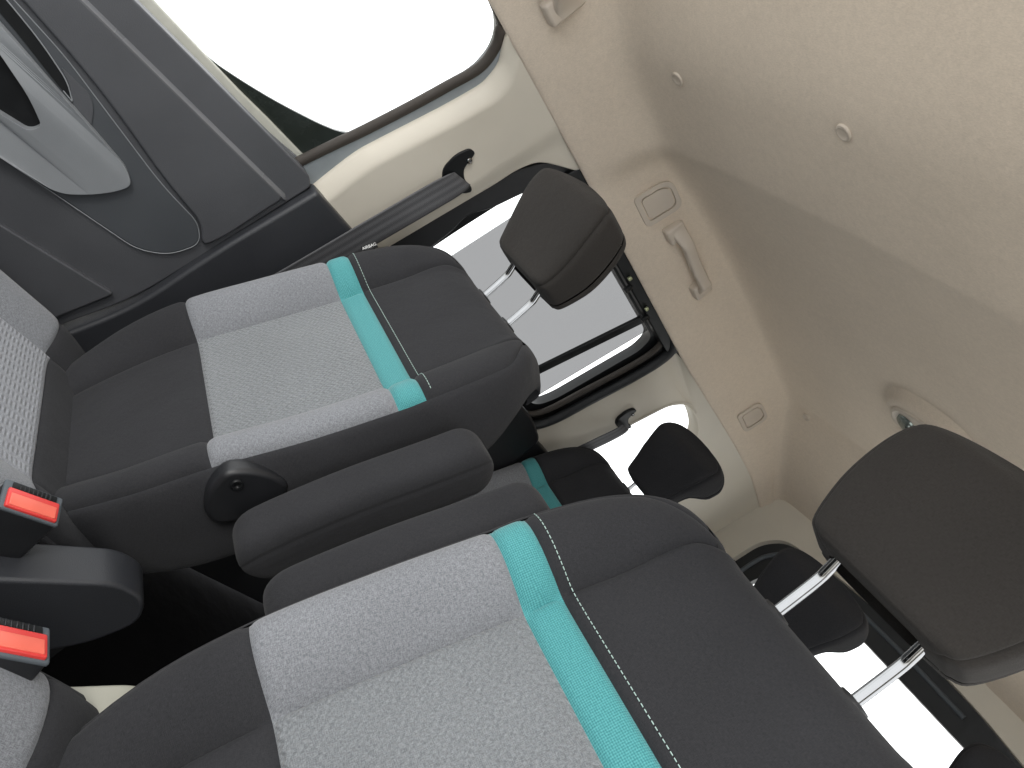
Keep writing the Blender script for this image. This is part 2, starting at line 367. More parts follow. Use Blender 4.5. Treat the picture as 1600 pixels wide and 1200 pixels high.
#        y      z     width bolster thick
BP = [(.425, -.74, .60, .1, .75), (.448, -.63, .72, .35, .9), (.492, -.515, .90, .8, 1), (.534, -.418, .962, 1, 1), (.592, -.305, .998, 1, 1), (.647, -.193, 1, .97, 1), (.662, -.153, .998, .9, 1),
      (.693, -.078, .965, .72, .93), (.714, -.030, .905, .48, .72), (.732, -.001, .82, .28, .45), (.755, .012, .72, .12, .25), (.780, .013, .66, .02, .15), (.800, .003, .61, 0, .1), (.812, -.02, .55, 0, .08)]
VG, VT0, VT1, VE = 3.0, 5.0, 6.0, 13.0
_d = (spline(BP, 5.01) - spline(BP, 4.99))[:2]; _d /= np.linalg.norm(_d); N5 = np.array([-_d[1], _d[0]]); PB5 = np.array(BP[5][:2]) - N5 * .15
def build_seat(name, label, cx, tr, dark=False, row2=False, arm=0, tagside=0, group=None, cushion=True, lift_c=0., hrk=1., hrt=0., lean=1.):
    """tr(y,z) moves the reclined back; cx middle of the seat; arm = side of the folded armrest"""
    sc = .98 if row2 else 1.0
    root = thing(name, label, 'seat', (cx, *tr(.40, -1.0)[:1], -1.0), group)
    Z0 = (0, 0)
    def W3(a, y, z):
        y2, z2 = tr(y, z); return np.array([cx + a, y2, z2])
    def surf(s, v, lift=0.):
        """s: signed cross-section index, v: profile index"""
        y, z, w, b, T = spline(BP, v); e = 1e-3
        p2 = spline(BP, min(v + e, VE)); p1 = spline(BP, max(v - e, 0)); d = (p2 - p1)[:2]; d /= np.linalg.norm(d)
        n = np.array([-d[1], d[0]])
        x, h = spline(CS, abs(s))
        if h > 0: h = h * b
        else:
            k = ss(5.2, 6.8, v); nb = n * (1 - k) + N5 * k; nb /= np.linalg.norm(nb)
            T2 = T * (1 - k) + k * min(max(((np.array([y, z]) - PB5) @ N5) / .15, .02), 1.05 - .55 * ss(5.5, 9., v))
            y += nb[0] * h * T2; z += nb[1] * h * T2; h = 0.
            if abs(s) > SB: n = n * (1 - k) + np.array([0, 0]) * k
        h += lift
        if row2: x *= sc
        return W3(math.copysign(1, s) * x * w if s else 0., y + n[0] * h, z + n[1] * h)
    def sB(v): return SB - 1.7 * ss(7.9, 9.7, v)
    def sAf(v): return SA + 1.15 * ss(6.6, 9.2, v) + .8 * ss(9.0, 10.6, v)
    def panel(pname, s0, s1, v0, v1, mat, nu, nv, parent, groove=(1, 1, 1, 1), puff=.0):
        f0 = s0 if callable(s0) else (lambda v: s0); f1 = s1 if callable(s1) else (lambda v: s1)
        vs = np.linspace(0, 1, nv + 1); us = np.linspace(0, 1, nu + 1)
        # finer rows next to the seams
        vs = .5 - .5 * np.cos(np.pi * vs) * (1 - .25 * np.sin(np.pi * vs) ** 2); us = .5 - .5 * np.cos(np.pi * us)
        P0 = np.array([[surf(f0(v0 + (v1 - v0) * b) + (f1(v0 + (v1 - v0) * b) - f0(v0 + (v1 - v0) * b)) * a, v0 + (v1 - v0) * b) for a in us] for b in vs])
        C = P0
        dl = np.linalg.norm(C - C[:, :1], axis=2); dr = np.linalg.norm(C - C[:, -1:], axis=2); db = np.linalg.norm(C - C[:1], axis=2); dt = np.linalg.norm(C - C[-1:], axis=2)
        q = np.zeros(C.shape[:2])
        for g, dd in zip(groove, (dl, dr, db, dt)):
            if g: q -= .0065 * g * np.exp(-(dd / .0042) ** 1.2)
        q = np.maximum(q, -.0065)
        if puff: q += puff * np.sin(np.pi * us)[None, :] * np.sin(np.pi * vs)[:, None]
        Pn = np.array([[surf(f0(v0 + (v1 - v0) * b) + (f1(v0 + (v1 - v0) * b) - f0(v0 + (v1 - v0) * b)) * a, v0 + (v1 - v0) * b, q[j, i]) for i, a in enumerate(us)] for j, b in enumerate(vs)])
        return grid(pname, Pn, mat, parent, angle=80)
    G = 'grey' ; GZ = 'greyz'
    bk = panel('backrest', -sAf(0), sAf(0), 0.0, VG, 'black', 16, 22, root, (1, 1, 0, 1))
    panel('centre_panel', -SA, SA, VG, VT0, GZ, 36, 48, root, puff=.0012)
    panel('accent_band', -SA, SA, VT0, VT1, 'teal', 30, 12, root)
    panel('yoke_panel', lambda v: -sAf(v), sAf, VT1, VE, 'black', 30, 44, root, (1, 1, 1, 0))
    for sg in (-1, 1):
        o = (lambda f: (lambda v: sg * (f(v) if callable(f) else f)))
        panel('lumbar_bolster', o(SA), o(SB), 0.0, VG, 'black', 14, 24, root, (1, 1, 0, 1))
        panel('bolster_panel', o(SA), o(SB), VG, VT0, G, 18, 40, root)
        panel('bolster_band', o(SA), o(SB), VT0, VT1, 'teal', 16, 12, root)
        panel('shoulder_panel', o(sAf), o(sB), VT1, 9.6, 'black', 16, 26, root, (1, .6, 1, 0))
        panel('side_panel', o(sB), o(SC), 0.0, 9.6, 'black', 14, 60, root, (.6, 0, 0, 0))
        panel('shoulder_cap', o(sAf), o(SC), 9.6, VE, 'black', 12, 12, root, (.8, 0, 0, 0))
    pb = np.array([[surf(s, v) for s in [SC + .2 * k for k in range(11)]] + [surf(-s, v) for s in [SC + 2 - .2 * k for k in range(1, 11)]] for v in np.linspace(0, VE, 40)])
    grid('back_shell', pb, 'blackp', root)
    # contrast stitching just above the teal band
    V, F = [], []
    def dash(p, q, n_):
        d = (q - p); d /= np.linalg.norm(d); w = np.cross(d, n_); w /= np.linalg.norm(w)
        k = len(V)
        for c_, hh in ((p, 0), (q, 0)):
            for a_, b_ in ((-.0005, -.0004), (.0005, -.0004), (.0004, .0006), (-.0004, .0006)): V.append(c_ + w * a_ + n_ * b_)
        F.extend([(k, k + 1, k + 5, k + 4), (k + 1, k + 2, k + 6, k + 5), (k + 2, k + 3, k + 7, k + 6), (k + 3, k, k + 4, k + 7), (k, k + 3, k + 2, k + 1), (k + 4, k + 5, k + 6, k + 7)])
    if not row2:
        line = []
        for s in np.linspace(-SB + .15, SB - .15, 700):
            v = VT1 + .17; line.append(surf(s, v, .0003))
        line = np.array(line); L = np.concatenate([[0], np.cumsum(np.linalg.norm(line[1:] - line[:-1], axis=1))])
        t = 0.
        while t + .006 < L[-1]:
            p = np.array([np.interp(t, L, line[:, i]) for i in range(3)]); q = np.array([np.interp(t + .0036, L, line[:, i]) for i in range(3)])
            sm = np.interp(t, L, np.linspace(-SB + .15, SB - .15, 700))
            n_ = surf(sm, VT1 + .17, .001) - surf(sm, VT1 + .17, 0); n_ /= np.linalg.norm(n_)
            dash(p, q, n_); t += .0058
        st = mk('stitching', V, F, 'stitch', root, smooth=False); tag(st, kind='stuff')
    # headrest -------------------------------------------------------
    if row2:
        # comma-shaped low headrest: rounded block with a lip at the back
        HZ = [(-.006, .05), (.0, .072), (.012, .083), (.06, .096), (.115, .114), (.155, .122), (.182, .117), (.198, .095), (.206, .055), (.208, .01)]
        fy = lambda z: .735 - .02 * ss(0, .15, z) + .03 * ss(.15, .206, z); by = lambda z: .785 + .055 * ss(.075, .125, z) - .05 * ss(.15, .208, z)
        z0 = .045
    else:
        HZ = [(-.004, .060), (.0, .085), (.012, .098), (.05, .111), (.09, .118), (.124, .119), (.147, .112), (.160, .096), (.168, .070), (.172, .035), (.173, .008)]
        fy = lambda z: .716 - .052 * lean * ss(-.02, .15, z) + .030 * ss(.14, .182, z); by = lambda z: .797 + .004 * (1 - lean) - .03 * lean * ss(.05, .182, z)
        z0 = .092
    def hr(s, t, lift=0):
        z, hw = spline(HZ, t); f_, b_ = fy(z), by(z); hw = max(hw, .003) * (1 - hrt * ss(.05, .165, z))
        bot = ss(.0, -.004, z) * .02
        f_ += bot; b_ -= bot
        a = s * math.pi                        # -1..1 ; 0 = front
        c_, s_ = math.cos(a), math.sin(a); ex = .32 if abs(a) < math.pi / 2 else .38
        x = hw * math.copysign(abs(s_) ** ex, s_); yy = -math.copysign(abs(c_) ** (.40), c_)
        mid = (f_ + b_) / 2; hd = (b_ - f_) / 2
        y = mid + yy * hd
        n_ = np.array([s_, -c_]); x += n_[0] * lift; y += n_[1] * lift
        return W3(x * (1 + (1 - hrk) * .25), y, z0 - (1 - hrk) * .04 + z * hrk + lift * .5 * (t > 6))
    hp = None
    NT = len(HZ) - 1
    def hpanel(pname, s0, s1, nu, parent, gl=1, gr=1):
        us = .5 - .5 * np.cos(np.pi * np.linspace(0, 1, nu + 1)); ts = np.linspace(0, NT, 46)
        C = np.array([[hr(s0 + (s1 - s0) * a, t) for a in us] for t in ts])
        dl = np.linalg.norm(C - C[:, :1], axis=2); dr = np.linalg.norm(C - C[:, -1:], axis=2)
        q = -.0052 * (gl * np.exp(-(dl / .004) ** 1.3) + gr * np.exp(-(dr / .004) ** 1.3))
        db = np.linalg.norm(C - C[5:6], axis=2); q -= .003 * np.exp(-(db / .004) ** 1.3)
        Pn = np.array([[hr(s0 + (s1 - s0) * a, t, q[j, i]) for i, a in enumerate(us)] for j, t in enumerate(ts)])
        return grid(pname, Pn, 'black' if row2 else 'black_hr', parent, angle=80)
    hp = hpanel('headrest', -.345, .345, 40, root)
    for q_ in (-1, 1): hpanel('headrest_side', *sorted((q_ * .345, q_ * .56)), 20, hp); hpanel('headrest_flank', *sorted((q_ * .56, q_ * .82)), 18, hp, .4, .4)
    hpanel('headrest_back', .82, 1.18, 20, hp, .5, .5)
    # chrome stalks
    for sg in (-1, 1):
        a = .053 * (.9 if row2 else 1) * sg
        if row2: pth = [(a, .785, -.03), (a, .785, .02), (a, .784, .07)]
        else: pth = [(a, .771, -.02), (a, .770, .02), (a, .767, .066), (a, .762, .082), (a, .752, .105)]
        tube('stalk', [W3(*p) for p in pth], .0062 if not row2 else .0055, 'chrome', root, 14, dens=20)
        c = W3(a, .772, .012)
        rows = [[c + np.array([r_ * math.cos(t), r_ * math.sin(t) * 1.1, h]) for t in np.linspace(0, 2 * math.pi, 20, endpoint=False)] for r_, h in ((.017, -.012), (.017, .0), (.015, .004), (.009, .005))]
        grid('stalk_guide', rows, 'blackp', root, close_u=True, caps=True)
    # cushion --------------------------------------------------------
    if cushion:
        dz = tr(.40, -.60)[1] + .60 + lift_c; dy = tr(.40, -.6)[0] - .40 + lift_c
        QP = [(-.115, -.74), (-.11, -.66), (-.085, -.595), (-.03, -.566), (.06, -.560), (.2, -.570), (.33, -.585), (.405, -.594), (.47, -.606), (.56, -.63)]
        CQ = [(0, 0), (.07, 0), (.13, .0), (.155, .006), (.180, .022), (.208, .032), (.232, .030), (.252, .012), (.262, -.02), (.264, -.06), (.262, -.12), (.258, -.15)]
        def cs(s, v, lift=0.):
            y, z = spline(QP, v); e = 1e-3; d = spline(QP, min(v + e, 9)) - spline(QP, max(v - e, 0)); d /= np.linalg.norm(d); n = np.array([-d[1], d[0]])
            x, h = spline(CQ, abs(s)); k = ss(9.0, 6.3, v); h = (h * (.25 + .6 * k) if h > 0 else h) + lift
            if h < 0 and abs(s) > 7: n = np.array([0, 1.]); 
            return np.array([cx + math.copysign(x, s), y + n[0] * h + dy, z + n[1] * h + dz])
        def cp(pname, s0, s1, v0, v1, mat, nu, nv, g):
            us = .5 - .5 * np.cos(np.pi * np.linspace(0, 1, nu + 1)); vs = .5 - .5 * np.cos(np.pi * np.linspace(0, 1, nv + 1))
            C = np.array([[cs(s0 + (s1 - s0) * a, v0 + (v1 - v0) * b) for a in us] for b in vs]); q = np.zeros(C.shape[:2])
            for g_, dd in zip(g, (C - C[:, :1], C - C[:, -1:], C - C[:1], C - C[-1:])):
                if g_: q -= .0042 * np.exp(-(np.linalg.norm(dd, axis=2) / .0045) ** 1.3)
            Pn = np.array([[cs(s0 + (s1 - s0) * a, v0 + (v1 - v0) * b, max(q[j, i], -.0045)) for i, a in enumerate(us)] for j, b in enumerate(vs)])
            return grid(pname, Pn, mat, root, angle=80)
        cp('cushion', -3, 3, 7, 9, 'black', 20, 16, (1, 1, 1, 0))
        cp('cushion_panel', -3, 3, 2, 7, 'greyr', 24, 30, (1, 1, 1, 1)); cp('cushion_nose', -3, 3, 0, 2, 'black', 20, 10, (1, 1, 0, 1))
        for sg in (-1, 1):
            cp('cushion_bolster', sg * 3, sg * 6.6, 2, 6.85, 'grey', 14, 30, (1, 1, 1, 1)); cp('cushion_tail_bolster', sg * 3, sg * 6.6, 6.85, 9, 'black', 14, 14, (1, 1, 1, 0))
            cp('cushion_side', sg * 6.6, sg * 11, 0, 9, 'black', 10, 40, (1, 0, 0, 0)); cp('cushion_corner', sg * 3, sg * 6.6, 0, 2, 'black', 12, 10, (1, 1, 0, 1))
        # base box under the cushion down to the floor
        rbox('seat_base', (cx, .22 + dy, -.86), (.44, .46, .27), .02, 'blackp', root)
    return root, W3
def arm_rest(root, W3, sg, cx, ax0=.270, back=0., pivot_back=0., t0=0.):
    """folded-up armrest along the back, with its pivot cover and screw"""
    ax1 = ax0 + .078
    AP = [(.576 + back, -.478), (.592 + back, -.405), (.632 + back, -.300), (.682 + back, -.196), (.716 + back, -.122)]
    def profile(v):  # centre line of the arm
        return spline(AP, v)
    rows = []; NV = 40
    for v in 4 * (.5 - .5 * np.cos(np.pi * np.linspace(0, 1, NV))):
        v = t0 + (4 - t0) * v / 4
        c = profile(v); d = profile(min(v + .01, 4)) - profile(max(v - .01, 0)); d /= np.linalg.norm(d); n = np.array([-d[1], d[0]])
        u = (v - t0) / (4 - t0); L = .36 * (4 - t0) / 4
        end = min(u, 1 - u) * L; rr = .047 if u < .5 else .042
        k = math.sqrt(max(0., 1 - max(0., 1 - end / rr) ** 2)) if end < rr else 1.
        hd = .043 * max(k, .04); hw = (ax1 - ax0) / 2 * (.55 + .45 * k)
        row = []
        for t in np.linspace(0, 2 * math.pi, 96, endpoint=False):
            cc, s_ = math.cos(t), math.sin(t); x = math.copysign(abs(cc) ** .55, cc) * hw; h = math.copysign(abs(s_) ** .62, s_) * hd
            g = -.002 * math.exp(-((h - hd * .40) / .0025) ** 2) if abs(x) > hw * .6 else 0
            row.append(W3(sg * ((ax0 + ax1) / 2 + x * (1 + g / hw)), c[0] + n[0] * h, c[1] + n[1] * h))
        rows.append(row)
    arm = grid('armrest', rows, 'black', root, close_u=True, caps=True, angle=80)
    # plastic pivot cover between back and arm
    px, py, pz = sg * .262, .552, -.375
    o2 = fillet([(.497, -.382), (.524, -.357), (.560, -.342), (.600, -.340), (.615, -.38), (.595, -.44), (.565, -.470), (.535, -.463), (.507, -.43)], .03, 5)
    o2 = [(.543 + (a - .543) * .82, -.398 + (b + .398) * .82) for a, b in o2]
    pc = plate('armrest_pivot_cover', o2, [], lambda y, z, d: W3(sg * (.232 + .028 - d), y + pivot_back, z), .03, 'blackp', root, bevel=(.008, 4))
    c = W3(sg * .2605, .530 + pivot_back, -.390)
    rows = [[c + np.array([sg * h, r_ * math.cos(t), r_ * math.sin(t)]) for t in np.linspace(0, 2 * math.pi, 20, endpoint=False)] for r_, h in ((.0085, -.003), (.0085, .002), (.007, .0035), (.0045, .003), (.003, .0005), (.001, .0005))]
    grid('pivot_screw', rows, 'gloss', pc, close_u=True, caps=True)
def valance(root, W3c, sg, mat, dx=0.):
    o = fillet([(.02, -.74), (.30, -.648), (.40, -.592), (.49, -.545), (.535, -.550), (.558, -.585), (.535, -.64), (.42, -.75), (.25, -.86), (.02, -.86)], [.01, .2, .2, .06, .04, .04, .05, .1, .1, .02], 6)
    return plate('side_cover', o, [], lambda y, z, d: W3c(sg * (.325 - d + dx), y, z), .062, mat, root, bevel=(.006, 3))
def buckle(name, label, c, rot, group):
    t = thing(name, label, 'buckle', c, group)
    Rm = rot
    f = lambda p: Vector(c) + Rm @ Vector(p)
    rbox('buckle_body', f((0, 0, -.036)), (.040, .062, .072), .004, 'blackp', t, Rm)
    rbox('buckle_rim', f((0, 0, .0)), (.0415, .0635, .006), .0025, 'seal_grey', t, Rm)
    b = rbox('release_button', f((.0055, 0, .003)), (.0265, .055, .007), .0018, 'red', t, Rm)
    rbox('button_face', f((.0085, 0, .0062)), (.0165, .049, .003), .001, 'red_l', b, Rm)
    sl = rbox('tongue_slot', f((-.0125, .0, .0028)), (.0100, .048, .004), .0008, 'gloss', t, Rm)
    for k in range(8): rbox('slot_rib', f((-.0125, -.016 + k * .0046, .0050)), (.0080, .0018, .0018), .0004, 'blackp', sl, Rm, 1)
    rbox('buckle_stem', f((0, 0, -.12)), (.016, .038, .11), .003, 'rubber', t, Rm)
    return t

FAR = lambda y, z: (y, z)
FARX = -1.0076
pv = np.array([.534 - .05, -.418 - .15]); rc = R(2.93)
def NEAR(y, z):
    q = np.array([y, z]) - pv
    return (pv[0] + math.cos(rc) * q[0] + math.sin(rc) * q[1] - .0395, pv[1] - math.sin(rc) * q[0] + math.cos(rc) * q[1] + .0417)
NEARX = FARX + .76
s1, W1 = build_seat('front_seat', 'grey and black front seat with teal band beside the dark door panel', FARX, FAR, arm=1, group='two front seats')
arm_rest(s1, W1, 1, FARX, .276, t0=.5)
W1c = lambda a, y, z: np.array([FARX + a, y, z]); valance(s1, W1c, 1, 'pillar')
s2, W2 = build_seat('front_seat', 'large grey and black front seat with teal band nearest the viewer', NEARX, NEAR, arm=-1, lift_c=.024, hrk=1.06, hrt=.05, lean=.12, group='two front seats')
arm_rest(s2, W2, -1, NEARX, .258, .012, .06, .55)
W2c = lambda a, y, z: np.array([NEARX + a, y - .04, z + .042]); valance(s2, lambda a, y, z: W2c(a, y + .028, z), -1, 'lit_cover', -.060)
# sewn-in airbag tag on the far seat
td = Vector((0, .35, .937)); tX = Vector((-.72, -.65, .243)).normalized(); tn = td.cross(tX).normalized()
tc_ = Vector(W1(-.247, .660, -.100)) + tX * .006; tR = Matrix((td, tX, tn)).transposed()
at = rbox('airbag_tag', tc_, (.030, .014, .0016), .0006, 'gloss', s1, tR, 1)
fc = bpy.data.curves.new('airbag_text', 'FONT'); fc.body = 'AIRBAG'; fc.size = .0082; fc.align_x = 'CENTER'; fc.align_y = 'CENTER'
tx = bpy.data.objects.new('airbag_text_tmp', fc); COL.objects.link(tx)
dg = bpy.context.evaluated_depsgraph_get(); tm = bpy.data.meshes.new_from_object(tx.evaluated_get(dg)); bpy.data.objects.remove(tx)
tm.materials.append(M['white']); to = bpy.data.objects.new('airbag_lettering', tm); COL.objects.link(to)
to.parent = at; to.matrix_local = Matrix.Translation(tc_ + tn * .0012 + tX * .001 - ORG[s1.name]) @ tR.to_4x4()

# three rear seats
R2Y, R2Z = .915, -.014
for k, lab in enumerate(('rear seat with teal band and black headrest in front of the side quarter window', 'middle rear seat whose black headrest stands before the tailgate glass', 'rear seat whose black headrest top shows at the lower right corner')):
    build_seat('rear_seat', lab, XC - .012 + (k - 1) * .50, (lambda y, z: (y + R2Y, z + R2Z)), row2=True, group='three rear seats', cushion=False)

buckle('belt_buckle', 'black seat belt buckle with red button beside the far seat cushion', (-.727, .362, -.530), Matrix.Rotation(R(8), 3, 'X') @ Matrix.Rotation(R(8), 3, 'Y'), 'front belt buckles')
buckle('belt_buckle', 'black seat belt buckle with red button cut by the left picture edge, lower one', (-.488, .325, -.480), Matrix.Rotation(R(9), 3, 'X') @ Matrix.Rotation(R(-6), 3, 'Y'), 'front belt buckles')

# ================================================================== far front door
door = thing('front_door', 'charcoal front door panel with grey armrest and large white window', 'door', (-1.42, .1, -.9))
plate('door_inner_panel', fillet([(-.35, -.93), (.40, -.93), (.445, -.67), (.503, -.521), (.553, -.118), (.535, -.105), (-.35, -.16)], [.01, .03, .2, .2, .015, .01, .01]), [], flat(-1.402), .05, 'door', door, bevel=(.004, 3))
plate('trim_panel', fillet([(-.35, -.2055), (.533, -.1705), (.528, -.215), (.519, -.300), (.506, -.352), (.47, -.318), (.377, -.306), (.205, -.268), (.05, -.252), (-.35, -.235)], [0, .012, .05, .02, .02, .05, .1, .1, .1, 0]), [], flat(-1.392), .02, 'door', door, bevel=(.005, 4))
# sloping top ledge
def ledge(y, q): # q 0..1 from the crease up and outwards
    z0 = -.187 + .04 * (y - .106); z1 = np.interp(y, [-.35, .153, .275, .42, .546], [-.165, -.143, -.134, -.120, -.101])
    return z0, z1
rows = []
for y in list(np.linspace(-.35, .53, 40)) + [.540, .546, .549]:
    z0, z1 = ledge(y, 0); e = max(0, (y - .53) / .02); e = e * e * .02
    prof = [(-1.400 - e, z0 - .008), (-1.3945 - e, z0 - .004), (-1.3965 - e, z0 + .001), (-1.424 - e, z0 + .34 * (z1 - z0)), (-1.456 - e, z0 + .68 * (z1 - z0)), (-1.484 - e, z1 - .004), (-1.494 - e, z1), (-1.502 - e, z1 - .001), (-1.51, z1 - .008)]
    rows.append([(p[0], y, p[1]) for p in [spline(prof, t) for t in np.linspace(0, 8, 40)]])
grid('window_ledge', rows, 'door_top_sheen', door, angle=60)
# outer sill under the glass, pale with the sky highlight put into its colour
plate('window_sill', [(-.35, -.18), (.56, -.135), (.545, -.093), (.436, -.099), (.367, -.105), (.271, -.110), (.174, -.114), (-.35, -.13)], [], flat(-1.504), .02, 'sill', door, bevel=(.004, 2))
# pocket insert, armrest, handle recess
ins = fillet([(-.35, -.235), (.05, -.262), (.145, -.270), (.205, -.282), (.377, -.316), (.468, -.322), (.500, -.350), (.480, -.405), (.435, -.438), (.285, -.454), (.19, -.465), (-.35, -.52)], [0, .1, .1, .1, .1, .05, .03, .05, .06, .1, .1, 0], 6)
pk = plate('pocket_insert', ins, [], flat(-1.397), .02, 'door_mid', door, bevel=(.003, 2))
cr = [np.array((-1.3965, p[0], p[1])) for p in ins if p[0] > -.3]
tube('insert_rim', cr, .0009, 'door_arm', pk, 8)
arm_o = fillet([(-.35, -.26), (.059, -.296), (.183, -.315), (.318, -.334), (.345, -.352), (.336, -.378), (.319, -.406), (.284, -.447), (.19, -.460), (-.35, -.51)], [0, .1, .1, .06, .02, .02, .05, .04, .1, 0], 6)
cup = fillet([(-.35, -.30), (.05, -.318), (.15, -.350), (.192, -.374), (.186, -.395), (.10, -.412), (-.35, -.42)], [0, .05, .05, .02, .02, .05, 0], 6)
rows = []
arn = [np.array(p) for p in dense(arm_o, 2)]; cen = np.array((.10, -.385))
ar = plate('door_armrest', arm_o, [cup], lambda y, z, d: (-1.388 + .012 * ss(.36, .1, y) + .012 * ss(-.42, -.33, z) * ss(.36, .1, y) - d, y, z), .02, 'door_arm', door)
ar.modifiers.new('bevel', 'BEVEL').width = .004; ar.modifiers['bevel'].segments = 3; ar.modifiers['bevel'].limit_method = 'ANGLE'; ar.modifiers['bevel'].angle_limit = R(60)
plate('pull_cup', dense(cup, 1), [], flat(-1.396), .004, 'gloss', ar)
rim = [np.array((-1.368, p[0], p[1])) for p in cup if p[0] > -.3]
hb = fillet([(-.35, -.245), (.02, -.266), (.11, -.280), (.17, -.297), (.196, -.316), (.16, -.310), (.06, -.290), (-.35, -.262)], [0, .08, .08, .05, .004, .04, .1, 0], 6)
hbz = plate('handle_recess', hb, [], flat(-1.3945), .006, 'gloss', door, bevel=(.001, 2))
tube('recess_rim', [np.array((-1.3938, p[0], p[1] + .001)) for p in hb[6:-14]], .0010, 'door_arm', hbz, 8)
plate('insert_wedge', fillet([(.199, -.318), (.175, -.297), (.15, -.286), (.205, -.286), (.222, -.300), (.240, -.326)], [.004, .02, .005, .01, .02, .004], 4), [], flat(-1.3946), .004, 'door', pk, bevel=(.001, 2))
plate('kick_panel', fillet([(-.35, -.93), (.38, -.93), (.425, -.67), (.470, -.532), (.255, -.556), (-.35, -.62)], [0, .03, .1, .01, .1, 0]), [], flat(-1.392), .02, 'door', door, bevel=(.004, 3))
# window frame (dark) and glass
wo = [(-.55, -.145), (.60, -.14), (.62, -.05), (.625, .10), (.63, .30), (.61, .40), (-.55, .44)]
wi = fillet([(-.50, -.135), (.12, -.120), (.214, -.113), (.301, -.109), (.354, -.092), (.408, -.072), (.456, -.051), (.504, -.028), (.538, -.008), (.562, .017), (.574, .070), (.577, .139), (.584, .227), (.587, .290), (.575, .331), (.556, .357), (.522, .374), (.48, .383), (-.50, .41)], [.01] + [.03] * 17 + [.01], 4)
plate('window_frame', wo, [wi], side(-.105), .012, 'frame', door)
plate('window_glass', grow(wi, .012), [], side(-.110), .004, 'clear', door)
# rubber round the door opening
SE = ((.516, -.17), (.525, -.10), (.536, -.03), (.547, .035), (.560, .13), (.569, .213), (.575, .28), (.563, .322), (.540, .349), (.495, .366), (.2, .38), (-.3, .385))
tube('door_seal', [(wt(z) - .045, y - .004, z) for y, z in SE], .011, 'weather', door, 12, dens=70)

# ================================================================== far pillars, sill and belts
bp = thing('pillar_trim', 'beige upper and black lower trim of the pillar behind the front door', 'trim', (-1.42, .62, -1.0), 'pillar trims')
up_o = fillet([(.572, -.150), (.565, -.05), (.563, .0), (.574, .083), (.589, .191), (.596, .275), (.581, .318), (.554, .340), (.540, .358), (.60, .372), (.872, .372), (.868, .345), (.831, .316), (.795, .285), (.783, .235), (.784, .187), (.776, .065), (.762, -.150)],
              [.004, .05, .1, .1, .1, .05, .03, .02, .006, .02, .008, .01, .03, .03, .03, .05, .1, .004], 5)
# curved section: rounds away at the front edge
def bcur(off): 
    def f(y, z, d):
        return (wt(z) + off - d - .012 * ss(.74, .79, y), y, z)
    return f
def strips(name, outline, f3, mat, parent, ny=26, nz=40, thick=.03, lip=(.026, .034)):
    """smooth curved cover: rows of constant height clipped to the outline"""
    pts = dense(outline, 3); zs = np.linspace(min(p[1] for p in pts) + 1e-4, max(p[1] for p in pts) - 1e-4, nz); rows = []
    for z in zs:
        xs = []
        for i in range(len(pts)):
            (a, b), (c, d) = pts[i], pts[(i + 1) % len(pts)]
            if (b - z) * (d - z) < 0: xs.append(a + (c - a) * (z - b) / (d - b))
        y0, y1 = min(xs), max(xs); e = 1.0
        row = [f3(y0, z, thick + .02)] + [f3(y0 + (y1 - y0) * u, z, .004 * (1 - min(1, min(u, 1 - u) * (y1 - y0) / .004)) ** 2 + lip[0] * max(0., 1 - u * (y1 - y0) / lip[1]) ** 1.5) for u in (.5 - .5 * np.cos(np.pi * np.linspace(0, 1, ny)))] + [f3(y1, z, thick)]
        rows.append(row)
    rows = [[f3(r[0][1] if False else p[1], rows[0][0][2], thick) for p in rows[0]]] + rows + [[f3(p[1], rows[-1][0][2], thick) for p in rows[-1]]]
    return grid(name, rows, mat, parent, angle=50)
strips('pillar_cover', up_o, bcur(.0), 'beige', bp, ny=60, nz=70)
plate('pillar_base_cover', fillet([(.556, -.112), (.52, -.35), (.505, -.52), (.455, -.67), (.40, -.78), (.30, -.84), (-.35, -.90), (-.35, -1.0), (.90, -1.0), (.90, -.6), (.775, -.112)], [.01, .2, .1, .1, .1, .1, 0, 0, 0, .05, .01], 5), [],
      flat(-1.375), .06, 'pillar', bp, bevel=(.022, 5))
plate('painted_edge', fillet([(.518, -.15), (.524, -.10), (.536, -.03), (.547, .035), (.560, .13), (.569, .213), (.575, .28), (.563, .322), (.540, .349), (.63, .352), (.63, -.15)], .02, 4), [], side(-.038), .01, 'paint', bp)
# belt guide: crescent slot with the webbing coming out
def dring(parent_label, y, z, s, group, mir=1):
    t = thing('seat_belt', parent_label, 'seat belt', (wt(z) + .01, y, z), group)
    cre = [(-.038, .050), (-.022, .056), (-.014, .036), (-.006, .016), (.016, .006), (.038, .010), (.047, .004), (.040, -.012), (.015, -.030), (-.012, -.032), (-.034, -.016), (-.043, .020)]
    o = fillet([(y + a * s, z + b * s) for a, b in cre], .012 * s, 4)
    g = plate('belt_guide', o, [], side(.005), .012, 'gloss', t, bevel=(.003, 3))
    c = np.array((wt(z + .03 * s) + .006, y - .016 * s, z + .036 * s))
    rows = [[c + np.array((h, r_ * math.cos(a), r_ * math.sin(a))) for a in np.linspace(0, 2 * math.pi, 16, endpoint=False)] for r_, h in ((.006 * s, -.002), (.006 * s, .002), (.004 * s, .003), (.001, .002))]
    grid('guide_bolt', rows, 'chrome', g, close_u=True, caps=True)
    return t
b1 = dring('charcoal front seat belt running down the beige pillar', .712, .128, 1.0, 'seat belts')
